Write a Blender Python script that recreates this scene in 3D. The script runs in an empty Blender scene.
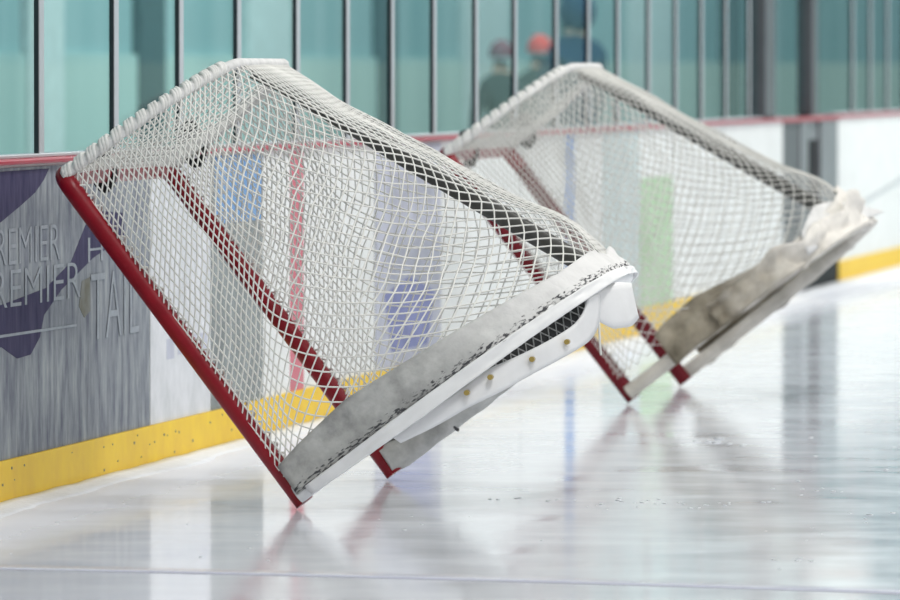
import bpy, bmesh, math, random
from mathutils import Vector, Matrix, noise

sc = bpy.context.scene
col = sc.collection
R = math.radians
rnd = random.Random(7)

# ------------------------------------------------------------------ materials
def mat(name, base, rough=0.5, spec=0.5, metal=0.0, noise_amt=0.0, scale=8.0, bump=0.0, bscale=40.0, second=None, stretch=(1, 1, 1)):
    m = bpy.data.materials.new(name); m.use_nodes = True
    nt = m.node_tree; b = nt.nodes['Principled BSDF']
    b.inputs['Base Color'].default_value = (*base, 1)
    b.inputs['Roughness'].default_value = rough
    b.inputs['Specular IOR Level'].default_value = spec
    b.inputs['Metallic'].default_value = metal
    tc = nt.nodes.new('ShaderNodeTexCoord')
    mp = nt.nodes.new('ShaderNodeMapping'); mp.inputs['Scale'].default_value = stretch
    nt.links.new(tc.outputs['Object'], mp.inputs['Vector'])
    if noise_amt > 0:
        n = nt.nodes.new('ShaderNodeTexNoise'); n.inputs['Scale'].default_value = scale
        n.inputs['Detail'].default_value = 6; n.inputs['Roughness'].default_value = 0.65
        nt.links.new(mp.outputs['Vector'], n.inputs['Vector'])
        r = nt.nodes.new('ShaderNodeValToRGB')
        r.color_ramp.elements[0].position = 0.5 - 0.2; r.color_ramp.elements[1].position = 0.5 + 0.2
        d = second if second else tuple(c * (1 - noise_amt) for c in base)
        r.color_ramp.elements[0].color = (*d, 1); r.color_ramp.elements[1].color = (*base, 1)
        nt.links.new(n.outputs['Fac'], r.inputs['Fac'])
        nt.links.new(r.outputs['Color'], b.inputs['Base Color'])
    if bump > 0:
        n2 = nt.nodes.new('ShaderNodeTexNoise'); n2.inputs['Scale'].default_value = bscale; n2.inputs['Detail'].default_value = 4
        nt.links.new(mp.outputs['Vector'], n2.inputs['Vector'])
        bp = nt.nodes.new('ShaderNodeBump'); bp.inputs['Strength'].default_value = bump; bp.inputs['Distance'].default_value = 0.01
        nt.links.new(n2.outputs['Fac'], bp.inputs['Height'])
        nt.links.new(bp.outputs['Normal'], b.inputs['Normal'])
    return m

M = {}
M['red_paint'] = mat('red_paint', (0.27, 0.004, 0.014), 0.32, 0.35, noise_amt=0.25, scale=14, bump=0.15, bscale=25)
M['shaded_red_paint'] = mat('shaded_red_paint', (0.16, 0.008, 0.016), 0.5, 0.2, noise_amt=0.4, scale=12)
M['white_cord'] = mat('white_cord', (0.80, 0.79, 0.75), 0.8, 0.1, noise_amt=0.15, scale=6)
M['white_rope'] = mat('white_rope', (0.83, 0.82, 0.79), 0.8, 0.1, noise_amt=0.25, scale=30)
M['white_vinyl'] = mat('white_vinyl', (0.77, 0.77, 0.77), 0.45, 0.4, noise_amt=0.2, scale=9, second=(0.70, 0.70, 0.70))
M['grey_canvas'] = mat('grey_canvas', (0.60, 0.60, 0.58), 0.85, 0.1, noise_amt=0.5, scale=9, second=(0.33, 0.33, 0.32), bump=0.6, bscale=18)
M['pale_canvas'] = mat('pale_canvas', (0.78, 0.77, 0.76), 0.8, 0.1, noise_amt=0.4, scale=12, second=(0.55, 0.55, 0.54), bump=0.6, bscale=20)
def worn_canvas(name, dirty, clean, x0, x1, scale, dark, seam=.14):
    m = mat(name, dirty, 0.85, 0.1, noise_amt=.5, scale=scale, second=dark, bump=.6, bscale=16)
    nt = m.node_tree; b = nt.nodes['Principled BSDF']
    tc = [n for n in nt.nodes if n.type == 'TEX_COORD'][0]; ramp = [n for n in nt.nodes if n.type == 'VALTORGB'][0]
    sp = nt.nodes.new('ShaderNodeSeparateXYZ'); nt.links.new(tc.outputs['Object'], sp.inputs[0])
    n2 = nt.nodes.new('ShaderNodeTexNoise'); n2.inputs['Scale'].default_value = 5; n2.inputs['Detail'].default_value = 5; nt.links.new(tc.outputs['Object'], n2.inputs['Vector'])
    ad = nt.nodes.new('ShaderNodeMath'); ad.operation = 'MULTIPLY_ADD'; ad.inputs[1].default_value = .9; nt.links.new(n2.outputs['Fac'], ad.inputs[0]); nt.links.new(sp.outputs['X'], ad.inputs[2])
    mr = nt.nodes.new('ShaderNodeMapRange'); mr.inputs['From Min'].default_value = x0 + .45; mr.inputs['From Max'].default_value = x1 + .45; nt.links.new(ad.outputs[0], mr.inputs['Value'])
    mx = nt.nodes.new('ShaderNodeMix'); mx.data_type = 'RGBA'; nt.links.new(mr.outputs['Result'], mx.inputs['Factor'])
    nt.links.new(ramp.outputs['Color'], mx.inputs['A']); mx.inputs['B'].default_value = (*clean, 1)
    # black scuffs worn in along the bottom seam
    sb = nt.nodes.new('ShaderNodeMath'); sb.operation = 'SUBTRACT'; sb.inputs[1].default_value = .043; nt.links.new(sp.outputs['Z'], sb.inputs[0])
    ab = nt.nodes.new('ShaderNodeMath'); ab.operation = 'ABSOLUTE'; nt.links.new(sb.outputs[0], ab.inputs[0])
    m3 = nt.nodes.new('ShaderNodeMapRange'); m3.inputs['From Min'].default_value = .004; m3.inputs['From Max'].default_value = .042; m3.inputs['To Min'].default_value = seam; m3.inputs['To Max'].default_value = -.22; nt.links.new(ab.outputs[0], m3.inputs['Value'])
    mp3 = nt.nodes.new('ShaderNodeMapping'); mp3.inputs['Scale'].default_value = (45, 45, 150); nt.links.new(tc.outputs['Object'], mp3.inputs['Vector'])
    n3 = nt.nodes.new('ShaderNodeTexNoise'); n3.inputs['Scale'].default_value = 1.0; n3.inputs['Detail'].default_value = 4; nt.links.new(mp3.outputs['Vector'], n3.inputs['Vector'])
    a3 = nt.nodes.new('ShaderNodeMath'); a3.operation = 'ADD'; nt.links.new(n3.outputs['Fac'], a3.inputs[0]); nt.links.new(m3.outputs['Result'], a3.inputs[1])
    m4 = nt.nodes.new('ShaderNodeMapRange'); m4.inputs['From Min'].default_value = .60; m4.inputs['From Max'].default_value = .70; nt.links.new(a3.outputs[0], m4.inputs['Value'])
    mx2 = nt.nodes.new('ShaderNodeMix'); mx2.data_type = 'RGBA'; nt.links.new(m4.outputs['Result'], mx2.inputs['Factor'])
    nt.links.new(mx.outputs['Result'], mx2.inputs['A']); mx2.inputs['B'].default_value = (.07, .07, .075, 1)
    nt.links.new(mx2.outputs['Result'], b.inputs['Base Color']); return m
M['worn_skirt'] = worn_canvas('worn_skirt', (0.54, 0.54, 0.52), (0.72, 0.71, 0.70), .40, 1.1, 8, (0.24, 0.24, 0.235))
M['worn_beige'] = worn_canvas('worn_beige', (0.36, 0.32, 0.25), (0.74, 0.71, 0.66), .45, 1.0, 6, (0.10, 0.085, 0.06), -.3)
M['beige_canvas'] = mat('beige_canvas', (0.52, 0.49, 0.42), 0.9, 0.1, noise_amt=0.5, scale=7, second=(0.17, 0.15, 0.11), bump=0.7, bscale=12)
M['cream_paint'] = mat('cream_paint', (0.66, 0.63, 0.57), 0.5, 0.3, noise_amt=0.4, scale=6, second=(0.36, 0.34, 0.30))
M['brass'] = mat('brass', (0.45, 0.33, 0.10), 0.35, 0.5, metal=0.8)
M['black_rubber'] = mat('black_rubber', (0.012, 0.012, 0.013), 0.6, 0.3, noise_amt=0.3, scale=20)
M['scuff'] = mat('scuff', (0.07, 0.07, 0.075), 0.9, 0.1)
M['board_white'] = mat('board_white', (0.80, 0.81, 0.80), 0.45, 0.15, noise_amt=0.12, scale=2.5, stretch=(1, 1, 2.0))
M['board_scratched'] = mat('board_scratched', (0.70, 0.71, 0.74), 0.65, 0.08, noise_amt=0.3, scale=6, second=(0.52, 0.54, 0.56))
M['kick_yellow'] = mat('kick_yellow', (0.84, 0.58, 0.03), 0.5, 0.15, noise_amt=0.3, scale=5, second=(0.74, 0.47, 0.04))
M['cap_red'] = mat('cap_red', (0.42, 0.02, 0.05), 0.4, 0.3, noise_amt=0.15, scale=3)
M['aluminium'] = mat('aluminium', (0.55, 0.55, 0.58), 0.38, 0.5, metal=0.35, noise_amt=0.1, scale=3)
M['gasket'] = mat('gasket', (0.03, 0.045, 0.05), 0.6, 0.2, noise_amt=0.1)
M['line_red'] = mat('line_red', (0.62, 0.12, 0.17), 0.4, 0.4, noise_amt=0.2, scale=9)
M['line_blue'] = mat('line_blue', (0.16, 0.28, 0.60), 0.4, 0.4, noise_amt=0.2, scale=9)
M['ad_grey'] = mat('ad_grey', (0.36, 0.39, 0.40), 0.65, 0.08, noise_amt=0.5, scale=4.5, second=(0.10, 0.11, 0.155), stretch=(1, 3.0, 0.9))
M['ad_purple'] = mat('ad_purple', (0.022, 0.018, 0.065), 0.65, 0.08, noise_amt=0.4, scale=7, second=(0.075, 0.068, 0.13), stretch=(1, 2.0, .6))
M['ad_letter'] = mat('ad_letter', (0.31, 0.33, 0.38), 0.4, 0.3, noise_amt=0.4, scale=14)
M['ad_olive'] = mat('ad_olive', (0.15, 0.145, 0.10), 0.7, 0.1, noise_amt=0.5, scale=10, second=(0.24, 0.25, 0.24))
M['ad_slate'] = mat('ad_slate', (0.30, 0.33, 0.33), 0.65, 0.08, noise_amt=0.45, scale=4, second=(0.18, 0.20, 0.20))
M['ad_blue'] = mat('ad_blue', (0.13, 0.27, 0.50), 0.65, 0.08, noise_amt=0.4, scale=5, second=(0.22, 0.35, 0.55))
M['ad_lavender'] = mat('ad_lavender', (0.55, 0.57, 0.66), 0.65, 0.08, noise_amt=0.25, scale=3)
M['ad_indigo'] = mat('ad_indigo', (0.30, 0.33, 0.58), 0.65, 0.08, noise_amt=0.3, scale=5)
M['ad_green'] = mat('ad_green', (0.34, 0.52, 0.30), 0.65, 0.08, noise_amt=0.3, scale=3, second=(0.52, 0.66, 0.50))
M['ad_mint'] = mat('ad_mint', (0.60, 0.70, 0.70), 0.65, 0.08, noise_amt=0.2, scale=3)
M['gate_grey'] = mat('gate_grey', (0.19, 0.20, 0.215), 0.45, 0.4, noise_amt=0.3, scale=3)
M['gate_dark'] = mat('gate_dark', (0.085, 0.09, 0.10), 0.5, 0.4, noise_amt=0.3, scale=3)
M['void'] = mat('black_panel', (0.004, 0.005, 0.006), 0.7, 0.2)
M['snow'] = mat('snow', (0.74, 0.76, 0.79), 0.8, 0.2, noise_amt=0.1, scale=12, bump=0.5, bscale=30)
M['rubber_floor'] = mat('rubber_floor', (0.06, 0.065, 0.07), 0.7, 0.2, noise_amt=0.3, scale=6)
M['skin'] = mat('skin', (0.55, 0.35, 0.27), 0.5, 0.3)
M['hair'] = mat('hair', (0.04, 0.025, 0.02), 0.7, 0.2)
M['red_knit'] = mat('red_knit', (0.75, 0.10, 0.08), 0.9, 0.1, bump=0.4, bscale=60)
M['pink_knit'] = mat('pink_knit', (0.22, 0.09, 0.11), 0.9, 0.1, bump=0.4, bscale=60)
M['dark_cloth'] = mat('dark_cloth', (0.015, 0.035, 0.04), 0.85, 0.1, noise_amt=0.3)
M['navy_cloth'] = mat('navy_cloth', (0.005, 0.03, 0.085), 0.85, 0.1, noise_amt=0.2)
M['trouser'] = mat('trouser', (0.02, 0.02, 0.025), 0.85, 0.1)
M['concourse'] = mat('concourse', (0.40, 0.55, 0.56), 0.8, 0.1, noise_amt=0.5, scale=0.55, second=(0.16, 0.32, 0.34), stretch=(1, 1.0, 0.06))
M['end_low'] = mat('end_low', (0.62, 0.78, 0.72), 0.6, 0.2, noise_amt=0.2, scale=0.8, stretch=(1.6, 1, 0.1))
M['end_high'] = mat('end_high', (0.30, 0.48, 0.54), 0.6, 0.2, noise_amt=0.35, scale=0.7, second=(0.36, 0.58, 0.58), stretch=(1.6, 1, 0.1))

def ice_material():
    m = bpy.data.materials.new('ice'); m.use_nodes = True
    nt = m.node_tree; b = nt.nodes['Principled BSDF']
    tc = nt.nodes.new('ShaderNodeTexCoord')
    n = nt.nodes.new('ShaderNodeTexNoise'); n.inputs['Scale'].default_value = 0.9; n.inputs['Detail'].default_value = 7
    nt.links.new(tc.outputs['Object'], n.inputs['Vector'])
    r = nt.nodes.new('ShaderNodeValToRGB')
    r.color_ramp.elements[0].position = 0.3; r.color_ramp.elements[1].position = 0.7
    r.color_ramp.elements[0].color = (0.70, 0.72, 0.78, 1); r.color_ramp.elements[1].color = (0.82, 0.84, 0.90, 1)
    nt.links.new(n.outputs['Fac'], r.inputs['Fac']); nt.links.new(r.outputs['Color'], b.inputs['Base Color'])
    n3 = nt.nodes.new('ShaderNodeTexNoise'); n3.inputs['Scale'].default_value = 2.3; n3.inputs['Detail'].default_value = 6
    nt.links.new(tc.outputs['Object'], n3.inputs['Vector'])
    mr = nt.nodes.new('ShaderNodeMapRange'); mr.inputs['From Min'].default_value = 0.3; mr.inputs['From Max'].default_value = 0.7
    mr.inputs['To Min'].default_value = 0.05; mr.inputs['To Max'].default_value = 0.13
    nt.links.new(n3.outputs['Fac'], mr.inputs['Value']); sx = nt.nodes.new('ShaderNodeSeparateXYZ'); nt.links.new(tc.outputs['Object'], sx.inputs[0])
    fr = nt.nodes.new('ShaderNodeMapRange'); fr.inputs['From Min'].default_value = .16; fr.inputs['From Max'].default_value = .62; fr.inputs['To Min'].default_value = .34; fr.inputs['To Max'].default_value = 0
    nt.links.new(sx.outputs['X'], fr.inputs['Value'])
    sm = nt.nodes.new('ShaderNodeMath'); sm.operation = 'ADD'; nt.links.new(mr.outputs['Result'], sm.inputs[0]); nt.links.new(fr.outputs['Result'], sm.inputs[1])
    nt.links.new(sm.outputs[0], b.inputs['Roughness'])
    b.inputs['IOR'].default_value = 1.31
    b.inputs['Specular IOR Level'].default_value = 0.5
    n2 = nt.nodes.new('ShaderNodeTexNoise'); n2.inputs['Scale'].default_value = 3.0; n2.inputs['Detail'].default_value = 3
    nt.links.new(tc.outputs['Object'], n2.inputs['Vector'])
    bp = nt.nodes.new('ShaderNodeBump'); bp.inputs['Strength'].default_value = 0.06; bp.inputs['Distance'].default_value = 0.01
    nt.links.new(n2.outputs['Fac'], bp.inputs['Height']); nt.links.new(bp.outputs['Normal'], b.inputs['Normal'])
    return m
M['ice'] = ice_material()

def glass_material():
    m = bpy.data.materials.new('rink_glass'); m.use_nodes = True
    nt = m.node_tree
    for nd in list(nt.nodes):
        if nd.type != 'OUTPUT_MATERIAL': nt.nodes.remove(nd)
    out = [n for n in nt.nodes if n.type == 'OUTPUT_MATERIAL'][0]
    tr = nt.nodes.new('ShaderNodeBsdfTransparent'); tr.inputs['Color'].default_value = (0.86, 0.96, 0.96, 1)
    gl = nt.nodes.new('ShaderNodeBsdfGlossy'); gl.inputs['Roughness'].default_value = 0.015; gl.inputs['Color'].default_value = (0.80, 0.97, 0.97, 1)
    fr = nt.nodes.new('ShaderNodeFresnel'); fr.inputs['IOR'].default_value = 1.22
    mx = nt.nodes.new('ShaderNodeMixShader')
    ge = nt.nodes.new('ShaderNodeNewGeometry')            # reflect on the outer face only: the sheet does not bend light
    iv = nt.nodes.new('ShaderNodeMath'); iv.operation = 'SUBTRACT'; iv.inputs[0].default_value = 1.0; nt.links.new(ge.outputs['Backfacing'], iv.inputs[1])
    ml = nt.nodes.new('ShaderNodeMath'); ml.operation = 'MULTIPLY'; nt.links.new(fr.outputs['Fac'], ml.inputs[0]); nt.links.new(iv.outputs[0], ml.inputs[1])
    m2 = nt.nodes.new('ShaderNodeMath'); m2.operation = 'MULTIPLY'; m2.inputs[1].default_value = .42; nt.links.new(ml.outputs[0], m2.inputs[0])
    nt.links.new(m2.outputs[0], mx.inputs['Fac']); nt.links.new(tr.outputs['BSDF'], mx.inputs[1]); nt.links.new(gl.outputs['BSDF'], mx.inputs[2])
    nt.links.new(mx.outputs['Shader'], out.inputs['Surface'])
    return m
M['glass'] = glass_material()

# ------------------------------------------------------------------ mesh helpers
class MB:
    def __init__(s): s.v = []; s.f = []; s.sm = []
    def add(s, vs, fs, smooth=False):
        o = len(s.v); s.v += [tuple(v) for v in vs]
        s.f += [tuple(i + o for i in f) for f in fs]; s.sm += [smooth] * len(fs)
    def box(s, x0, x1, y0, y1, z0, z1):
        s.add([(x0, y0, z0), (x1, y0, z0), (x1, y1, z0), (x0, y1, z0), (x0, y0, z1), (x1, y0, z1), (x1, y1, z1), (x0, y1, z1)],
              [(0, 3, 2, 1), (4, 5, 6, 7), (0, 1, 5, 4), (1, 2, 6, 5), (2, 3, 7, 6), (3, 0, 4, 7)])
    def tube(s, pts, r, n=8, cap=True, closed=False):
        pts = [Vector(p) for p in pts]; k = len(pts)
        rs = r if isinstance(r, (list, tuple)) else [r] * k
        t0 = (pts[1] - pts[0]).normalized()
        a = Vector((0, 0, 1)) if abs(t0.z) < 0.9 else Vector((1, 0, 0))
        u = t0.cross(a).normalized(); vs = []
        for i in range(k):
            if closed: t = pts[(i + 1) % k] - pts[i - 1]
            else: t = pts[min(i + 1, k - 1)] - pts[max(i - 1, 0)]
            if t.length < 1e-9: t = t0
            t.normalize(); u = (u - t * u.dot(t)).normalized(); w = t.cross(u)
            for j in range(n):
                an = 2 * math.pi * j / n
                vs.append(pts[i] + (u * math.cos(an) + w * math.sin(an)) * rs[i])
        fs = []
        for i in range(k if closed else k - 1):
            i2 = (i + 1) % k
            for j in range(n):
                fs.append((i * n + j, i * n + (j + 1) % n, i2 * n + (j + 1) % n, i2 * n + j))
        if cap and not closed:
            s.add(vs[:n], [tuple(range(n - 1, -1, -1))]); s.add(vs[-n:], [tuple(range(n))])
        s.add(vs, fs, True)
    def sheet(s, rows, th, nrm=None):
        """grid of points (rows x cols) thickened along its local normals"""
        rows = [[Vector(p) for p in r] for r in rows]; m = len(rows); n = len(rows[0])
        def N(i, j):
            a = rows[min(i + 1, m - 1)][j] - rows[max(i - 1, 0)][j]; b = rows[i][min(j + 1, n - 1)] - rows[i][max(j - 1, 0)]
            c = a.cross(b); return c.normalized() if c.length > 1e-9 else Vector((0, 1, 0))
        top = [rows[i][j] + N(i, j) * th / 2 for i in range(m) for j in range(n)]
        bot = [rows[i][j] - N(i, j) * th / 2 for i in range(m) for j in range(n)]
        k = m * n; fs = []
        for i in range(m - 1):
            for j in range(n - 1):
                a, b, c, d = i * n + j, i * n + j + 1, (i + 1) * n + j + 1, (i + 1) * n + j
                fs.append((a, d, c, b)); fs.append((a + k, b + k, c + k, d + k))
        bd = [j for j in range(n)] + [i * n + n - 1 for i in range(1, m)] + [(m - 1) * n + j for j in range(n - 2, -1, -1)] + [i * n for i in range(m - 2, 0, -1)]
        for q in range(len(bd)):
            a, b = bd[q], bd[(q + 1) % len(bd)]
            fs.append((a, b, b + k, a + k))
        s.add(top + bot, fs, True)
    def prism(s, poly, off):
        n = len(poly); off = Vector(off); vs = [Vector(p) for p in poly] + [Vector(p) + off for p in poly]
        fs = [tuple(range(n)), tuple(range(2 * n - 1, n - 1, -1))] + [(i, i + n, (i + 1) % n + n, (i + 1) % n) for i in range(n)]
        s.add(vs, fs)
    def build(s, name, m, parent=None, bevel=0):
        me = bpy.data.meshes.new(name); me.from_pydata(s.v, [], s.f)
        bm = bmesh.new(); bm.from_mesh(me); bmesh.ops.recalc_face_normals(bm, faces=bm.faces)
        bm.to_mesh(me); bm.free()
        me.polygons.foreach_set('use_smooth', s.sm); me.materials.append(m)
        o = bpy.data.objects.new(name, me); col.objects.link(o)
        if parent: o.parent = parent
        if bevel:
            b = o.modifiers.new('bevel', 'BEVEL'); b.width = bevel; b.segments = 2
        return o

def tag(o, label=None, cat=None, group=None, kind=None):
    if label: o['label'] = label
    if cat: o['category'] = cat
    if group: o['group'] = group
    if kind: o['kind'] = kind
    return o
def empty(name, loc, rot=(0, 0, 0)):
    o = bpy.data.objects.new(name, None); o.location = loc; o.rotation_euler = rot; o.empty_display_size = .2
    col.objects.link(o); return o
def struct(o): o['kind'] = 'structure'; return o
def copy_tree(o, parent=None):
    c = o.copy(); col.objects.link(c)
    if parent: c.parent = parent
    for ch in list(o.children): copy_tree(ch, c)
    return c
def lerp(a, b, t): return a + (b - a) * t
def interp(x, xs, ys):
    if x <= xs[0]: return ys[0]
    for i in range(1, len(xs)):
        if x <= xs[i]: return lerp(ys[i - 1], ys[i], (x - xs[i - 1]) / (xs[i] - xs[i - 1]))
    return ys[-1]

# ------------------------------------------------------------------ the setting
mb = MB(); mb.box(-0.14, 26, 6, 63, -0.12, 0)
ice = struct(mb.build('floor', M['ice']))
mb = MB(); mb.box(-5.4, -0.14, 6, 118, -0.12, 0)
struct(mb.build('floor_walkway', M['rubber_floor']))

# thin faded painted line crossing the ice near the camera
M['dark_bar'] = mat('dark_bar', (0.085, 0.085, 0.078), 0.6, 0.25, noise_amt=.4, scale=9)
M['line_faint'] = mat('line_faint', (0.58, 0.58, 0.72), 0.15, 0.5, noise_amt=0.25, scale=3, second=(0.66, 0.68, 0.76))
mb = MB(); pts = []
for i in range(25):
    t = i / 24; x = lerp(0.02, 3.4, t); y = 21.60 - 0.10 * (x / 1.0) - 0.045 * x * x
    pts.append((x, y))
rows = [[(x, y - .085, 0.0012) for x, y in pts], [(x, y + .085, 0.0012) for x, y in pts]]
mb.sheet(rows, 0.001)
o = mb.build('painted_line', M['line_faint'], ice)

Y0, YG0, YG1, Y1 = 14.0, 48.20, 51.62, 62.0
BH = 1.045
wall = MB(); wall.box(-0.14, 0, Y0, YG0, 0, BH + .008); wall.box(-0.14, 0, YG1, Y1, 0, BH + .008)
wall = struct(wall.build('wall_left', M['board_white']))
mb = MB(); mb.box(0, 0.012, Y0, YG0, 0, 0.135); mb.box(0, 0.012, YG1, Y1, 0, 0.135)
kick = struct(mb.build('baseboard_left', M['kick_yellow']))
mb = MB()
for k in range(34):                                            # screw heads and puck marks in the yellow kick strip
    y = 24.0 + rnd.random() * 5.5 if k < 24 else 24 + rnd.random() * 20
    z = 0.10 + rnd.gauss(0, 0.012) if k < 16 else 0.02 + rnd.random() * .1
    r_ = rnd.uniform(.002, .0045)
    mb.box(0.012, 0.0135, y - r_ * 2.2, y + r_ * 2.2, z - r_, z + r_)
mb.build('screw_marks', M['ad_olive'], kick)
mb = MB(); mb.box(-0.14, 0.022, Y0, YG0 - .02, BH + .008, BH + 0.026); mb.box(-0.14, 0.022, YG1 + .02, Y1, BH + .008, BH + 0.026)
struct(mb.build('trim_1', M['cap_red'], bevel=0.006))
mb = MB(); mb.box(-0.10, -0.012, Y0, YG0 - .02, BH + .026, BH + .038); mb.box(-0.10, -0.012, YG1 + .02, Y1, BH + .026, BH + .038)
struct(mb.build('trim_2', M['aluminium'], bevel=0.003))
# red centre line and blue line painted down the boards
mb = MB(); mb.box(0, 0.0016, 30.18, 30.49, 0.0, BH); mb.build('red_line', M['line_red'], wall)
mb = MB(); mb.box(0, 0.0016, 38.18, 38.52, 0.0, BH); mb.build('blue_line', M['line_blue'], wall)
mb = MB()
for y in (27.235, 29.56, 32.27, 34.1, 36.6, 42.55, 44.98): mb.box(0, 0.001, y - .004, y + .004, 0.135, BH)
mb.build('joint', M['gate_grey'], wall)
mb = MB(); mb.prism([(0, 51.8, .41), (0, 56.6, .60), (0, 56.6, .635), (0, 51.8, .435)], (0.002, 0, 0))  # thin grey strip slanting across the boards
mb.build('grey_mark', M['aluminium'], wall)

# adverts on the boards
def advert(name, label, y0, y1, z0, z1, m):
    mb = MB(); mb.box(0.0004, 0.003, y0, y1, z0, z1); o = mb.build(name, m); tag(o, label, 'advert'); return o
ad = advert('board_advert', 'purple and grey advert with pale tall lettering on the boards at the left edge', 20.5, 27.225, 0.136, BH - .001, M['ad_grey'])
def shape(name, pts, m, x=0.003, th=0.0012, parent=ad):
    mb = MB(); mb.prism([(x, y, z) for y, z in pts], (th, 0, 0)); return mb.build(name, m, parent)
shape('swoosh', [(22.0, 1.03), (25.448, 1.035), (25.36, 1.0), (25.22, 0.962), (24.992, 0.925), (24.675, 0.878), (23.4, .74), (22.0, .68)], M['ad_purple'])
shape('swoosh', [(26.75, 0.87), (26.3, .885), (26.075, 0.846), (25.95, .79), (25.816, 0.727), (25.396, 0.654), (24.9, .63), (24.2, 0.60), (24.2, 0.46), (24.672, 0.49), (24.924, 0.445), (25.14, .45), (25.29, 0.50), (25.362, 0.569), (25.646, 0.641), (26.196, 0.732), (26.75, 0.79)], M['ad_purple'])
shape('olive_patch', [(26.0, .66), (26.14, .67), (26.15, .56), (26.04, .54), (25.95, .58)], M['ad_olive'])
shape('rule', [(23.9, .520), (25.9, .516), (25.9, .524), (23.9, .529)], M['ad_letter'], x=0.0045)
def text(s, y0, y1, z0, z1, name='lettering', slant=0):
    cu = bpy.data.curves.new(name, 'FONT'); cu.body = s; cu.extrude = 0.0003; cu.resolution_u = 4; cu.shear = slant
    cu.offset = -0.012
    o = bpy.data.objects.new(name, cu); col.objects.link(o)
    bpy.context.view_layer.update()
    w, h = o.dimensions.x, o.dimensions.y
    me = bpy.data.meshes.new_from_object(o.evaluated_get(bpy.context.evaluated_depsgraph_get()))
    bpy.data.objects.remove(o); bpy.data.curves.remove(cu)
    xs = [v.co.x for v in me.vertices]; ys = [v.co.y for v in me.vertices]
    ax, ay = min(xs), min(ys); sx = (y1 - y0) / (max(xs) - ax); sy = (z1 - z0) / (max(ys) - ay)
    for v in me.vertices: v.co = Vector((0.0052 + v.co.z, y0 + (v.co.x - ax) * sx, z0 + (v.co.y - ay) * sy))
    me.materials.append(M['ad_letter'])
    o = bpy.data.objects.new(name, me); col.objects.link(o); o.parent = ad; return o
text('PREMIER', 24.42, 25.62, 0.742, 0.855)
text('PREMIER', 24.30, 25.97, 0.610, 0.725)
text('TAIL', 26.15, 27.02, 0.463, 0.68)
text('H', 26.10, 26.36, 0.72, 0.80)
t_ = advert('board_advert', 'scuffed pale sign panel between the purple advert and the slate one', 27.245, 28.43, 0.136, BH - .001, M['board_scratched'])
mb = MB()
for k in range(4): mb.box(0.003, 0.0036, 27.55 + k * .22, 27.70 + k * .22, 0.36 + rnd.uniform(-.02, .02), 0.42)
mb.build('faded_print', M['ad_lavender'], t_)
slate = advert('board_advert', 'slate grey sign panel with blue top behind the front net', 28.45, 29.55, 0.136, BH - .001, M['ad_slate'])
mb = MB(); mb.box(0.003, 0.0042, 28.52, 29.53, 0.80, BH - .002); mb.build('blue_field', M['ad_blue'], slate)
lav = advert('board_advert', 'lavender sign panel with indigo emblem block behind the front net skirt', 32.28, 34.09, 0.136, BH - .001, M['ad_lavender'])
mb = MB(); mb.prism([(0.003, 32.5, .44), (0.003, 33.2, .50), (0.003, 33.9, .42), (0.003, 33.7, .2), (0.003, 32.7, .2)], (0.0012, 0, 0)); mb.build('emblem', M['ad_indigo'], lav)
mint = advert('board_advert', 'pale mint strip on the boards beside the green sign', 39.6, 41.1, 0.136, BH - .001, M['ad_mint'])
grn = advert('board_advert', 'green upright sign on the boards seen through the rear net', 41.13, 42.53, 0.136, 0.80, M['ad_green'])

# players' gate in the boards
door = MB(); door.box(-0.14, -0.01, 48.22, 49.25, 0.02, BH + .0); door = struct(door.build('door_1', M['gate_dark']))
mb = MB(); mb.box(-0.14, 0.0, 49.25, 49.72, 0.02, BH); mb.build('gate_panel', M['gate_grey'], door)
mb = MB(); mb.box(-0.14, -0.03, 49.72, 50.50, 0.02, BH - .12); mb.build('gate_recess', M['void'], door)
mb = MB(); mb.box(-0.14, -0.02, 49.72, 50.50, BH - .12, BH); mb.box(-0.14, 0.0, 50.50, 51.60, 0.16, BH); mb.build('gate_panel', M['gate_grey'], door)
mb = MB(); mb.box(-0.14, 0.004, 49.72, 51.60, 0.0, 0.16); mb.build('kick_panel', M['void'], door)
mb = MB(); mb.box(-0.14, 0.012, 48.22, 51.60, BH, BH + .02); mb.build('gate_cap', M['cap_red'], door)
for y, w in ((47.5, .55), (50.15, .34)):
    mb = MB(); mb.box(-0.10, 0.0, y - w / 2, y + w / 2, BH + .026, 3.4); mb.build('gate_post', M['gate_dark'], door, bevel=.01)

# glass and its posts
posts = [p * 1.0084 if p not in (47.5, 50.15) else p for p in (20.44, 21.66, 22.88, 24.10, 25.32, 26.61, 27.84, 29.03, 30.35, 31.56, 32.73, 33.91, 35.17, 36.43, 37.85, 39.04, 40.2, 41.5, 42.7, 43.9, 45.1, 46.3, 47.5, 50.15, 52.6, 53.85, 55.1, 56.4, 57.6, 58.8, 60.0)]
ZC, ZT = BH + 0.026, 3.4
gate_y = (47.5, 50.15)
for i in range(len(posts) - 1):
    y0, y1 = posts[i] + .012, posts[i + 1] - .012
    o = bpy.data.objects
    mb = MB(); L = (y1 - y0) / 2
    mb.box(-0.006, 0.006, -L, L, ZC, ZT)
    w = struct(mb.build('window_%d' % (i + 1), M['glass']))
    w.location = (-0.055, (y0 + y1) / 2, 0)
    w.rotation_euler = (R(rnd.uniform(-.03, .03)), 0, R(rnd.uniform(-.12, .12)))
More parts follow.
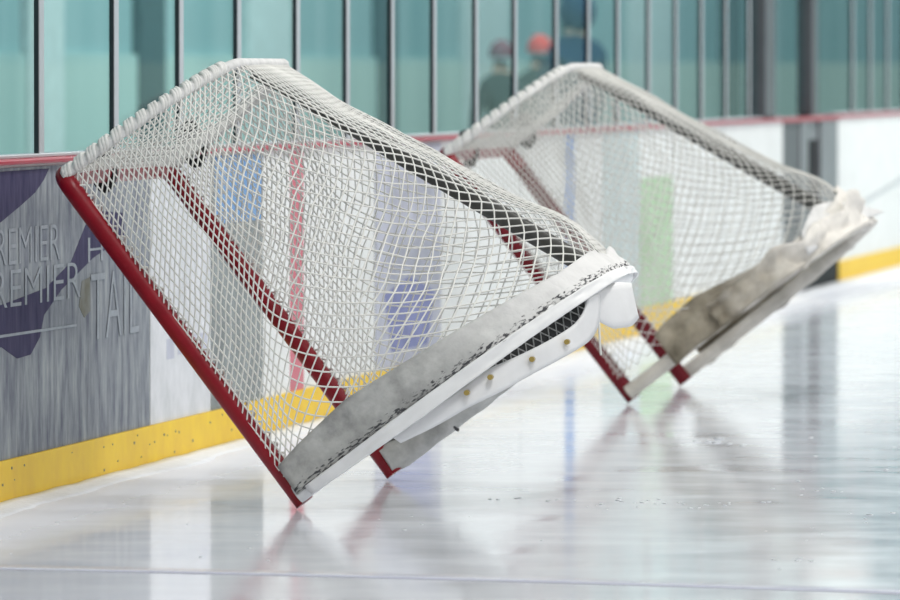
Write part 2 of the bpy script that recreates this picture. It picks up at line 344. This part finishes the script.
ords = {4: 'first aluminium glass post from the left, by the lettered advert', 5: 'second aluminium glass post from the left, left of the front net rope',
        6: 'third aluminium glass post from the left, rising behind the front net rope', 7: 'fourth aluminium glass post from the left, just before the front net peak',
        8: 'fifth aluminium glass post, just right of the front net peak', 9: 'sixth aluminium glass post, second right of the front net peak',
        10: 'seventh aluminium glass post, above the sloping front net back', 11: 'eighth aluminium glass post, just left of the rear net',
        12: 'ninth aluminium glass post, above the rear net rope end', 13: 'tenth aluminium glass post, left of the red capped spectator',
        14: 'eleventh aluminium glass post, between the red capped and navy spectators', 15: 'twelfth aluminium glass post, right of the navy spectator',
        16: 'thirteenth aluminium glass post, first clear one right of the rear net peak'}
for i, y in enumerate(posts):
    if i < 4 or y in (47.5, 50.15): continue
    p = empty('glass_post', (0, y, ZC))
    lab = ords.get(i)
    if lab is None:
        lab = '%s blurred aluminium glass post %s' % (('first second third fourth fifth sixth'.split()[i - 17], 'left of the dark gate') if y < 47.5 else ('first second third fourth fifth sixth seventh'.split()[i - 24], 'right of the dark gate'))
    tag(p, lab, 'glass post', 'aluminium posts holding the rink glass')
    mb = MB(); mb.box(-0.048, -0.036, -0.040, 0.040, 0, ZT - ZC)
    mb.build('post_profile', M['aluminium'], p, bevel=.002)
    mb = MB(); mb.box(-0.053, -0.0385, -0.046, -0.0405, 0, ZT - ZC); mb.build('gasket', M['gasket'], p)

# snow pushed up against the boards
mb = MB(); rows = []
for i in range(420):
    y = 20.5 + i * 0.1
    w = 0.15 + 0.07 * noise.noise(Vector((0, y * .9, 0))) + 0.02 * noise.noise(Vector((3, y * 5, 0))); h = 0.010 + .005 * noise.noise(Vector((9, y * 3, 0)))
    rows.append([(0.0125, y, 0.002), (0.0125, y, h), (w * .35, y, h * .9), (w * .7, y, h * .4), (w, y, -0.003)])
mb.sheet(rows, 0.001)
tag(mb.build('snow_ridge', M['snow']), 'thin ridge of white snow along the foot of the boards', 'snow', kind='stuff')
mb = MB()
def lump(x, y, r):
    bm = bmesh.new(); bmesh.ops.create_icosphere(bm, subdivisions=1, radius=1)
    for v in bm.verts:
        k = r * (1 + .35 * noise.noise(v.co * 2 + Vector((x * 9, y * 9, 0))))
        v.co = Vector((x + v.co.x * k * 1.5, y + v.co.y * k * 1.5, max(0.0, r * .12 + v.co.z * k * .3)))
    mb.add([v.co.copy() for v in bm.verts], [[v.index for v in f.verts] for f in bm.faces], True); bm.free()
for x, y, kx, ky, cnt, rr in ((1.70, 29.31, .03, .1, 4, .012), (1.80, 29.0, .05, .1, 3, .007), (1.95, 25.11, .10, .12, 10, .005), (2.22, 24.91, .10, .15, 9, .005),
                              (1.59, 25.17, .08, .1, 7, .005), (2.74, 22.17, .05, .1, 5, .006), (2.37, 25.9, .08, .15, 7, .006), (2.76, 24.47, .09, .14, 9, .006),
                              (1.85, 24.91, .08, .1, 7, .005), (1.2, 23.9, .2, .3, 6, .004), (2.5, 28.5, .5, 1.5, 16, .006), (2.0, 23, .8, .8, 18, .004)):
    for k in range(cnt): lump(x + rnd.gauss(0, kx), y + rnd.gauss(0, ky), rr * rnd.uniform(.6, 1.3))
tag(mb.build('ice_shavings', M['snow']), 'loose white shavings scattered over the open ice', 'snow', kind='stuff')

# hall beyond the glass and the far end of the rink
mb = MB(); mb.box(-5.6, -5.4, 6, 118, 0, 9)
back = struct(mb.build('wall_concourse', M['concourse']))
mb = MB(); mb.box(-5.4, -5.36, 6, 118, 0, 1.47); M['con_low'] = mat('con_low', (0.50, 0.66, 0.62), 0.8, 0.1, noise_amt=0.5, scale=0.5, second=(0.30, 0.45, 0.44), stretch=(1, 1, .05)); mb.build('reflection_band', M['con_low'], back)  # paler band painted in place of the far-end boards' reflection in the glass
M['con_dark'] = mat('con_dark', (0.05, 0.10, 0.11), 0.8, 0.1, noise_amt=0.3)
M['con_pale'] = mat('con_pale', (0.62, 0.74, 0.74), 0.8, 0.1, noise_amt=0.2)
for y0, y1, k in ((52, 53.2, 1), (56, 57, 0), (60.5, 62.5, 1), (67, 68, 0), (72, 75, 1), (79, 80.5, 0), (84, 88, 1), (93, 95, 0), (97, 99, 1), (102, 104, 0)):
    mb = MB(); mb.box(-5.4, -5.34, y0, y1, 0, 7); mb.build('wall_panel', M['con_dark'] if k == 0 else M['con_pale'], back)
mb = MB(); mb.box(-0.14, 26, 63, 63.2, 0, 1.42); struct(mb.build('wall_end', M['end_low']))
mb = MB(); mb.box(-0.14, 26, 63.0, 63.2, 1.42, 9); struct(mb.build('wall_end_upper', M['end_high']))

# ------------------------------------------------------------------ hockey nets
W = 0.915
def u_path(hw, depth, r, n_side, n_cor, n_back):
    """near post -> round the back -> far post, in the (x back, y along crossbar) plane"""
    p = []
    for i in range(n_side): p.append((lerp(0, depth - r, i / n_side), -hw))
    for i in range(n_cor):
        a = math.pi / 2 * i / n_cor; p.append((depth - r + r * math.sin(a), -hw + r - r * math.cos(a)))
    for i in range(n_back): p.append((depth, lerp(-hw + r, hw - r, i / n_back)))
    for i in range(n_cor):
        a = math.pi / 2 * i / n_cor; p.append((depth - r + r * math.cos(a), hw - r + r * math.sin(a)))
    for i in range(n_side + 1): p.append((lerp(depth - r, 0, i / n_side), hw))
    return p
ZTOP = 1.255
NS, NC, NB = 28, 22, 34
top_path = u_path(W, 0.58, 0.52, 10, 44, 22)
base_path = u_path(W + .03, 1.085, 0.80, 10, 44, 22)
N = len(top_path) - 1                              # half cells round the net
MR = 50                                            # half cells from top frame to base frame
def path_at(P, s):
    i = max(0, min(len(P) - 2, int(math.floor(s)))); t = s - i
    return Vector((lerp(P[i][0], P[i + 1][0], t), lerp(P[i][1], P[i + 1][1], t), 0))
def skirt_hem(s): return 0.05
def skirt_top(s):
    k = abs(s / N * 2 - 1)
    return interp(1 - k, [0, .06, .16, .30, .45, .62, .80, 1], [.135, .155, .175, .155, .135, .115, .13, .10])
def net_point(s, t, seed=0, plain=False):
    """s 0..N round the net, t 0 top frame .. 1 base"""
    a = path_at(top_path, s) + Vector((0, 0, ZTOP)); b = path_at(base_path, s) + Vector((0, 0, .10))
    p = a.lerp(b, t)
    if plain: return p
    f = s / N; side = max(0.0, 1 - min(f, 1 - f) / .30); backw = max(0.0, 1 - (abs(f - .5) / .27) ** 2) ** 1.5
    sgn = -1 if f < .5 else 1
    belly = math.sin(math.pi * t)
    edge = min(1.0, min(s, N - s) / 8.0)
    p.y += sgn * .05 * belly * side * edge
    crn = math.exp(-((min(f, 1 - f) - .30) / .10) ** 2); p.x += (.022 * belly + .045 * math.exp(-((t - .86) / .12) ** 2)) * backw - .055 * belly * crn                                  # the back panel hangs inwards
    p.z -= .03 * belly * crn
    q = Vector((f * 7 + seed, t * 2.2, seed * 3.1))
    w = .030 * belly * edge
    p.x += w * noise.noise(q); p.y += w * 1.3 * noise.noise(q + Vector((5, 2, 9))); p.z += w * noise.noise(q + Vector((1, 8, 4)))
    q = q * 3.3
    w = .010 * belly * edge
    p.x += w * noise.noise(q); p.y += w * noise.noise(q + Vector((5, 2, 9))); p.z += w * noise.noise(q + Vector((1, 8, 4)))
    # folds where the back corner gathers above the base
    fold = math.exp(-((f - .30) / .09) ** 2) * math.exp(-((t - .72) / .22) ** 2)
    p.x -= .07 * fold; p.y += .05 * fold + .022 * fold * math.sin(t * 34)
    return p
def netting(seed=0, rad=.0027):
    """diamond mesh that hangs by its weight: its columns run plumb on the sides, so they splay from the back towards the posts"""
    mb = MB(); TW, HS = .50, .0108
    lev = []
    for j in range(MR + 1):
        t = j / MR; pts = [net_point(k, t, 0, True) for k in range(N + 1)]
        cum = [0.0]
        for a, b in zip(pts, pts[1:]): cum.append(cum[-1] + (b - a).length)
        lev.append((cum, cum[-1] / 2))
    H0 = lev[0][1]
    def sig(i, j):
        t = j / MR; s0 = abs(i) * HS; g = min(1.0, s0 / .42); g = g * g * (3 - 2 * g)
        v = s0 + (lev[j][1] - H0 + .30) * g + TW * t * g
        return math.copysign(v, i) if i else 0.0
    def pt(sg, j):
        cum, H = lev[j]; L = min(max(sg + H, 0), 2 * H); lo, hi = 0, N
        while hi - lo > 1:
            m_ = (lo + hi) // 2
            if cum[m_] <= L: lo = m_
            else: hi = m_
        u = lo + (L - cum[lo]) / max(1e-9, cum[hi] - cum[lo])
        return net_point(u, j / MR, seed)
    K = int(H0 / HS) + 1
    for d in (1, -1):
        for i0 in range(-K - MR, K + MR + 1):
            if i0 % 2: continue
            pts = []
            for j in range(MR + 1):
                i = i0 + d * j
                sg = sig(i, j); H = lev[j][1]
                if abs(sg) <= H: pts.append(pt(sg, j))
                elif abs(sg) <= H + .02 or (pts and j < MR):
                    pts.append(pt(sg, j))
                    if len(pts) > 1 and abs(sig(i + d, j + 1)) > H if j < MR else True:
                        if len(pts) > 1: mb.tube(pts, rad, 5, cap=False)
                        pts = []
                else:
                    if len(pts) > 1: mb.tube(pts, rad, 5, cap=False)
                    pts = []
            if len(pts) > 1: mb.tube(pts, rad, 5, cap=False)
    # the roof netting between crossbar and top frame
    nx, ny = 14, 60
    def roof(i, j):
        s = N * j / ny
        a = path_at(top_path, s); y = lerp(-W, W, j / ny)
        b = Vector((0.0, y, 0)); u = i / nx
        p = b.lerp(a, u) + Vector((0, 0, ZTOP)); p.z -= .05 * math.sin(math.pi * u) * math.sin(math.pi * j / ny); return p
    for d in (1, -1):
        for (i, j) in [(0, j) for j in range(0, ny + 1, 2)] + [(i, 0 if d > 0 else ny) for i in range(2, nx, 2)]:
            pts = []
            while i <= nx and 0 <= j <= ny: pts.append(roof(i, j)); i += 1; j += d
            if len(pts) > 1: mb.tube(pts, rad, 5, cap=False)
    return mb
def coil(path, R_, r, pitch, phase=0, mb=None):
    mb = mb or MB(); pts = []; acc = pitch * phase
    P = [Vector(p) for p in path]
    # resample
    step = pitch / 10
    out = [P[0]]; 
    for a, b in zip(P, P[1:]):
        L = (b - a).length; k = max(1, int(round(L / step)))
        for i in range(1, k + 1): out.append(a.lerp(b, i / k))
    for i, p in enumerate(out):
        t = (out[min(i + 1, len(out) - 1)] - out[max(i - 1, 0)]).normalized()
        u = t.cross(Vector((0, 0, 1))).normalized(); w = u.cross(t)
        if i: acc += (out[i] - out[i - 1]).length
        an = 2 * math.pi * acc / pitch
        pts.append(p + (u * math.cos(an) + w * math.sin(an)) * R_)
    mb.tube(pts, r, 5); return mb
def elbow_bar():
    r = .055; p = []
    p.append((0, -W, ZTOP - .10)); p.append((0, -W, ZTOP - r))
    for i in range(1, 7):
        a = math.pi / 2 * i / 6; p.append((0, -W + r - r * math.cos(a), ZTOP - r + r * math.sin(a)))
    q = [(x, -y, z) for x, y, z in reversed(p)]
    return p + q
def frame_parts(root, red, base_m):
    for s in (-1, 1):
        mb = MB(); mb.tube([(0, s * W, 0), (0, s * W, .02), (0, s * W, ZTOP - .10)], .031, 20); mb.build('post', red, root)
    mb = MB(); mb.tube(elbow_bar(), .031, 20); mb.build('crossbar', red, root)
    mb = MB(); mb.tube([(x, y, ZTOP - .004) for x, y in top_path], .017, 10); mb.build('top_frame', M['pale_canvas'], root)
    mb = MB(); mb.tube([(x, y, .031) for x, y in base_path], .030, 14); mb.build('base_frame', base_m, root)
    arm = [Vector((x + (.03 if i == 0 else 0), y, ZTOP)) for i, (x, y) in enumerate(top_path)]
    for seg in (arm[:46], arm[:N - 46:-1]):
        mb = MB()
        for ph in (0, .22, .44): mb = coil(seg, .0165, .0078, .047, ph, mb)
        mb.build('top_rope', M['white_rope'], root)
    mb = MB(); bar = [(.552, 0, ZTOP - .01), (.60, 0, ZTOP - .10), (.80, 0, .66), (1.02, 0, .13), (1.07, 0, .05)]
    for dy in (-.035, .035): mb.tube([(x, y + dy, z) for x, y, z in bar], .028, 12)
    mb.build('back_support', M['dark_bar'], root)
    for s in (-1, 1):                                             # lacing that ties the mesh to the post
        mb = MB(); pts = []
        for i in range(29 * 8 + 1):
            a = 2 * math.pi * i / 8; z = lerp(.08, ZTOP - .03, i / (29 * 8))
            pts.append((0.030 + .012 * math.cos(a), s * (W + .012 * math.sin(a)) , z))
        mb.tube(pts, .0035, 5); mb.build('post_lacing', M['white_cord'], root)
def skirt(root, name, m, s0, s1, topf, hemf, lean=.03, seed=0, amp=.012, th=.004, out=.034):
    rows = []; ns = int((s1 - s0) * 1.5); nz = 9
    for j in range(nz + 1):
        r = []
        for i in range(ns + 1):
            s = lerp(s0, s1, i / ns); p = path_at(base_path, s)
            d = path_at(base_path, min(N, s + .5)) - path_at(base_path, max(0, s - .5)); d.normalize()
            nrm = Vector((d.y, -d.x, 0)); u = j / nz
            z = lerp(hemf(s), topf(s), u)
            o_ = out - lean * max(0, u - .2) + amp * noise.noise(Vector((s * .16 + seed, u * 1.6, seed))) + amp * .5 * noise.noise(Vector((s * .6, u * 4, seed)))
            r.append(p + nrm * o_ + Vector((0, 0, z)))
        rows.append(r)
    mb = MB(); mb.sheet(rows, th); return mb.build(name, m, root)
def ribbon(upper, lower, nseg=40, nz=5, sag=.006):
    def at(P, t):
        k = t * (len(P) - 1); i = min(len(P) - 2, int(k)); return Vector(P[i]).lerp(Vector(P[i + 1]), k - i)
    def smooth(P, t):
        h = .04; return (at(P, max(0, t - h)) + at(P, t) * 2 + at(P, min(1, t + h))) / 4
    rows = []
    for j in range(nz + 1):
        u = j / nz
        rows.append([smooth(upper, i / nseg).lerp(smooth(lower, i / nseg), u) + Vector((0, -sag * math.sin(math.pi * u), 0)) for i in range(nseg + 1)])
    return rows

# --- front net
A1 = R(37)
net = empty('hockey_net', (.985, 25.425, .022), (0, -A1, 0))
tag(net, 'front hockey goal tipped against the boards, sharp in focus, grey skirt', 'hockey goal', 'tipped hockey goals')
frame_parts(net, M['red_paint'], M['white_vinyl'])
netting(0).build('netting', M['white_cord'], net)
sk = skirt(net, 'base_skirt', M['worn_skirt'], 0.2, N - .2, skirt_top, lambda s: .030, seed=1)
# white hem band that covers the outside of the base tube
hem = skirt(net, 'hem_band', M['white_vinyl'], 1.5, N - 30, lambda s: .036, lambda s: interp(s, [0, 6, 16, 40, 60], [.008, -.004, -.012, -.004, .008]), lean=.0, seed=5, amp=.006, out=.040)
# loose apron hanging below the base tube
low = [(.339, -.929, -.029), (.47, -.907, -.056), (.575, -.883, -.066), (.68, -.85, -.088), (.785, -.764, -.098), (.868, -.68, -.109), (.954, -.532, -.114), (.996, -.465, -.09), (1.03, -.437, -.05), (1.06, -.42, .0)]
up = [(.33, -.93, .004), (.44, -.915, .0), (.54, -.90, -.006), (.669, -.85, -.002), (.759, -.804, -.023), (.85, -.739, -.040), (.915, -.65, -.046), (.962, -.58, -.045), (1.0, -.53, -.028), (1.035, -.49, .006)]
mb = MB(); mb.sheet(ribbon(up, low), .006); apron = mb.build('apron', M['white_vinyl'], net)
for b_, a_, c_ in ((.605, -.90, -.030), (.688, -.872, -.034), (.812, -.775, -.062), (.916, -.655, -.078)):
    mb = MB(); mb.tube([(b_, a_ - .016, c_), (b_, a_ + .012, c_)], .0085, 12); g = mb.build('grommet', M['brass'], apron); g['label'] = 'brass grommet'
mb = MB(); mb.sheet(ribbon([(1.035, -.40, .03), (1.07, -.36, .015), (1.11, -.30, -.005), (1.137, -.24, -.03)], [(1.0, -.40, -.07), (1.02, -.36, -.118), (1.062, -.30, -.142), (1.09, -.24, -.13)], 16, 6, .01), .006)
mb.build('apron', M['white_vinyl'], net)
mb = MB(); mb.tube([(1.02, -.395, -.02), (1.0, -.41, -.078), (.965, -.41, -.13), (.945, -.41, -.162)], .0035, 6); mb.build('loose_lace', M['white_cord'], net)
mb = MB(); rows = [[Vector((lerp(.52, 1.03, i / 20), lerp(-.50, -.25, i / 20), c_)) for i in range(21)] for c_ in (-.035, 0, .03, .06)]  # dark sheet colours in the shade seen through the apron slit
M['shade_dark'] = mat('shade_dark', (0.07, 0.07, 0.07), 0.9, 0.1, noise_amt=.4, scale=40)
mb.sheet(rows, .004); shade_sheet = mb.build('slit_shade', M['shade_dark'], net); shade_sheet['label'] = 'dark sheet painted as shade inside the base slit'
mb = MB()
for k in range(18):
    for d in (1, -1):
        b0 = .56 + k * .027; q = [(b0 + d * .05 * (u - .5), -.515 + (b0 - .55) * .52, -.034 + .09 * u) for u in (0, .5, 1)]
        mb.tube(q, .0022, 5)
M['grey_cord'] = mat('grey_cord', (.33, .33, .32), .9, .1)
mb.build('slit_mesh', M['grey_cord'], shade_sheet)
# band lashed round the far side of the base
mb = MB(); c0 = path_at(base_path, N - 9)
mb.tube([(c0.x + .006 * math.sin(a), c0.y + .047 * math.cos(a), .075 + .085 * math.sin(a)) for a in [2 * math.pi * i / 24 for i in range(24)]], .005, 6, closed=True)
mb.build('lashing', M['scuff'], net)
mb = MB(); mb.tube([Vector((x, y, .042 + .006 * noise.noise(Vector((x * 6, 1, 2))))) for x, y in base_path[N - 27:N - 1]] + [Vector((.03, W + .012, .048)), Vector((-.006, W - .004, .050))], [.048 + .006 * noise.noise(Vector((i * .4, 3, 5))) for i in range(28)], 16)
mb.build('canvas_sleeve', M['grey_canvas'], net)
# --- rear net: the same frame, a browned and torn skirt
A2 = R(38)
net2 = empty('hockey_net', (1.02, 33.45, .022), (0, -A2, 0))
tag(net2, 'rear hockey goal, out of focus, with torn beige skirt', 'hockey goal', 'tipped hockey goals')
frame_parts(net2, M['red_paint'], M['cream_paint'])
for ch in list(net2.children):
    if ch.name.startswith('post') and 'lacing' not in ch.name: ch.data.materials[0] = M['shaded_red_paint']  # rear posts stand in shade; the dimming is put into their red
netting(2, .0021).build('netting', mat('rear_cord', (0.70, 0.69, 0.65), 0.85, 0.1, noise_amt=.2, scale=6), net2)  # rear mesh uses a thinner, slightly greyer cord
def top2(s):
    k = 1 - abs(s / N * 2 - 1)
    return interp(k, [0, .10, .16, .24, .34, .44, .60, .75, 1], [.10, .14, .165, .175, .14, .11, .12, .17, .22])
skirt(net2, 'base_skirt', M['worn_beige'], 8, N - 4, top2, lambda s: .004 + .015 * noise.noise(Vector((s * .3, 4, 1))), seed=8, amp=.035)
skirt(net2, 'torn_fold', M['worn_beige'], 16, 54, lambda s: .12 + .05 * noise.noise(Vector((s * .2, 1, 7))), lambda s: .01, seed=12, amp=.05, lean=-.03, out=.05)
mb = MB(); mb.sheet(ribbon([(.93, -.72, .12), (1.02, -.5, .19), (1.08, -.25, .16), (1.13, 0, .09), (1.17, .2, .03)], [(.90, -.76, .03), (.99, -.55, .04), (1.07, -.3, .03), (1.12, -.05, .03), (1.18, .2, .02)], 20, 7, .03), .006)
mb.build('turned_up_flap', M['pale_canvas'], net2)

# straps that hold the tipped goals to the boards
def hook(root, bx, ay, al, label):
    """black rubber strap looped round a bar, its tongue hanging plumb"""
    mb = MB(); k = 26; vs = []; fs = []                       # moulded rubber eye with a drooping tongue
    for yy in (-.022, .022):
        for i in range(k):
            a = 2 * math.pi * i / k; vs.append((.0325 * math.cos(a), yy, .0325 * math.sin(a)))
        for i in range(k):
            a = 2 * math.pi * i / k; e = max(0, math.cos(a + 1.4)) ** 6; f = max(0, math.cos(a - 1.75)) ** 6
            r_ = .042 + .022 * e + .055 * f; vs.append((r_ * math.cos(a), yy, r_ * math.sin(a)))
    for i in range(k):
        j = (i + 1) % k
        fs += [(i, j, k + j, k + i), (2 * k + i, 3 * k + i, 3 * k + j, 2 * k + j), (k + i, k + j, 3 * k + j, 3 * k + i), (i, 2 * k + i, 2 * k + j, j)]
    mb.add(vs, fs); t = mb.build('rubber_strap', M['black_rubber'], root); t.location = (bx, ay, ZTOP); t.rotation_euler = (0, al, 0); t['label'] = label
for n_, al in ((net, A1), (net2, A2)):
    hook(n_, 0, -.24, al, 'black strap round the crossbar'); hook(n_, .11, W - .012, al, 'black strap on the far top arm')

# ------------------------------------------------------------------ spectators beyond the glass
def person(name, loc, rz, height, label, jacket, cap_m, hood=False):
    h = height
    joints = [(0, 0, .52), (0, 0, .62), (0, 0, .72), (0, 0, .81), (0, .0, .86), (0, .01, .93),
              (0, -.10 * 1, .80), (.03, -.125, .64), (.08, -.115, .50),
              (0, .10, .80), (.03, .125, .64), (.08, .115, .50),
              (0, -.055, .50), (.01, -.06, .27), (-.01, -.06, .035), (.07, -.06, .02),
              (0, .055, .50), (.01, .06, .27), (-.01, .06, .035), (.07, .06, .02), (.10, -.11, .45), (.10, .11, .45)]
    rad = [.088, .080, .088, .07, .036, .060, .048, .036, .026, .048, .036, .026, .062, .042, .03, .022, .062, .042, .03, .022, .018, .018]
    ed = [(0, 1), (1, 2), (2, 3), (3, 4), (4, 5), (3, 6), (6, 7), (7, 8), (3, 9), (9, 10), (10, 11), (0, 12), (12, 13), (13, 14), (14, 15), (0, 16), (16, 17), (17, 18), (18, 19), (8, 20), (11, 21)]
    me = bpy.data.meshes.new('body'); me.from_pydata([(x * h, y * h, z * h) for x, y, z in joints], ed, [])
    o = bpy.data.objects.new('tmp', me); col.objects.link(o)
    md = o.modifiers.new('skin', 'SKIN'); sv = me.skin_vertices[0].data
    for i, r in enumerate(rad): sv[i].radius = (r * h * .92, r * h * .92)
    sv[0].use_root = True
    s2 = o.modifiers.new('sub', 'SUBSURF'); s2.levels = 2; s2.render_levels = 2
    bpy.context.view_layer.update()
    m2 = bpy.data.meshes.new_from_object(o.evaluated_get(bpy.context.evaluated_depsgraph_get()))
    bpy.data.objects.remove(o)
    m2.materials.clear()
    for mm in (jacket, M['trouser'], M['skin'], M['hair']): m2.materials.append(mm)
    for p in m2.polygons:
        z = p.center.z / h
        p.material_index = 2 if z > .865 or (z < .475 and abs(p.center.x) > .06 * h and z > .4) else (1 if z < .47 else 0); p.use_smooth = True
        if z > .885 and p.center.x < .022 * h: p.material_index = 3
    b = bpy.data.objects.new('person', m2); col.objects.link(b); b.location = loc; b.rotation_euler = (0, 0, rz)
    tag(b, label, 'person')
    # face, then hat or hood as clothing
    mb = MB()
    mb.tube([(.052 * h, 0, .935 * h), (.066 * h, 0, .925 * h), (.056 * h, 0, .918 * h)], [.004 * h, .009 * h, .006 * h], 6)
    mb.build('nose', M['skin'], b)
    for s in (-1, 1):
        mb = MB(); mb.tube([(.048 * h, s * .022 * h, .942 * h), (.056 * h, s * .022 * h, .942 * h)], .006 * h, 6); mb.build('eye', M['black_rubber'], b)
    mb = MB(); n_, k = 12, 7; vs = []; fs = []
    c = Vector((0, 0, .945 * h)); rr = (.068 if not hood else .082) * h; lo = -.25 if not hood else -.75
    for i in range(k + 1):
        a = lerp(math.asin(lo), math.pi / 2 * .98, i / k)
        for j in range(n_):
            q = 2 * math.pi * j / n_; x = math.cos(q)
            vs.append(c + Vector((rr * math.cos(a) * x - (.014 * h if hood else 0), rr * math.cos(a) * math.sin(q) * .9, rr * math.sin(a) * 1.05 + .01 * h)))
    for i in range(k):
        for j in range(n_): fs.append((i * n_ + j, i * n_ + (j + 1) % n_, (i + 1) * n_ + (j + 1) % n_, (i + 1) * n_ + j))
    fs.append(tuple(k * n_ + j for j in range(n_)))
    mb.add(vs, fs, True); mb.build('hood' if hood else 'knit_cap', cap_m, b)
    return b
person('person', (-3.45, 63.0, 0), R(125), 1.60, 'person in dark jacket and red knit cap behind the glass', M['dark_cloth'], M['red_knit'])
person('person', (-2.78, 60.0, 0), R(125), 1.88, 'person in navy hooded jacket behind the glass above the rear net', M['navy_cloth'], M['navy_cloth'], True)
person('person', (-3.70, 62.6, 0), R(125), 1.56, 'person in dark jacket and dull pink cap, leftmost behind the glass', M['dark_cloth'], M['pink_knit'])

# ------------------------------------------------------------------ light
w = bpy.data.worlds.new('arena'); sc.world = w; w.use_nodes = True
bg = w.node_tree.nodes['Background']; bg.inputs['Color'].default_value = (0.92, 0.97, 1.0, 1); bg.inputs['Strength'].default_value = 0.34
def area(name, loc, sx, sy, power, rot=(0, 0, 0)):
    l = bpy.data.lights.new(name, 'AREA'); l.shape = 'RECTANGLE'; l.size = sx; l.size_y = sy; l.energy = power; l.color = (1, .99, .96)
    o = bpy.data.objects.new(name, l); o.location = loc; o.rotation_euler = rot; col.objects.link(o)
for y in (18, 30, 42, 54):
    area('overhead_light', (4.5, y, 9), 2.0, 7, 520)
    area('overhead_light', (13, y, 9), 2.0, 7, 420)
area('concourse_light', (-3, 70, 6), 2, 40, 900)
area('overhead_light', (7, 58.5, 8.5), 10, 2, 550, (R(-25), 0, 0))  # extra unseen lamp added to brighten the far end for the glass reflection

# ------------------------------------------------------------------ camera
cam = bpy.data.cameras.new('camera'); co = bpy.data.objects.new('camera', cam); col.objects.link(co)
F = 8100.0
yaw = math.atan((1628 - 450) / F); pit = math.atan((300 - 73) / F)
co.location = (5.0, 0, 1.34); co.rotation_euler = (math.pi / 2 - pit, 0, yaw)
cam.sensor_width = 36; cam.lens = 36 * F / 900; cam.clip_end = 500
cam.dof.use_dof = True; cam.dof.focus_distance = 25.2; cam.dof.aperture_fstop = 6.0
sc.camera = co
sc.view_settings.view_transform = 'Standard'; sc.view_settings.look = 'None'; sc.view_settings.gamma = 1; sc.view_settings.use_curve_mapping = False
sc.view_settings.exposure = 0.18
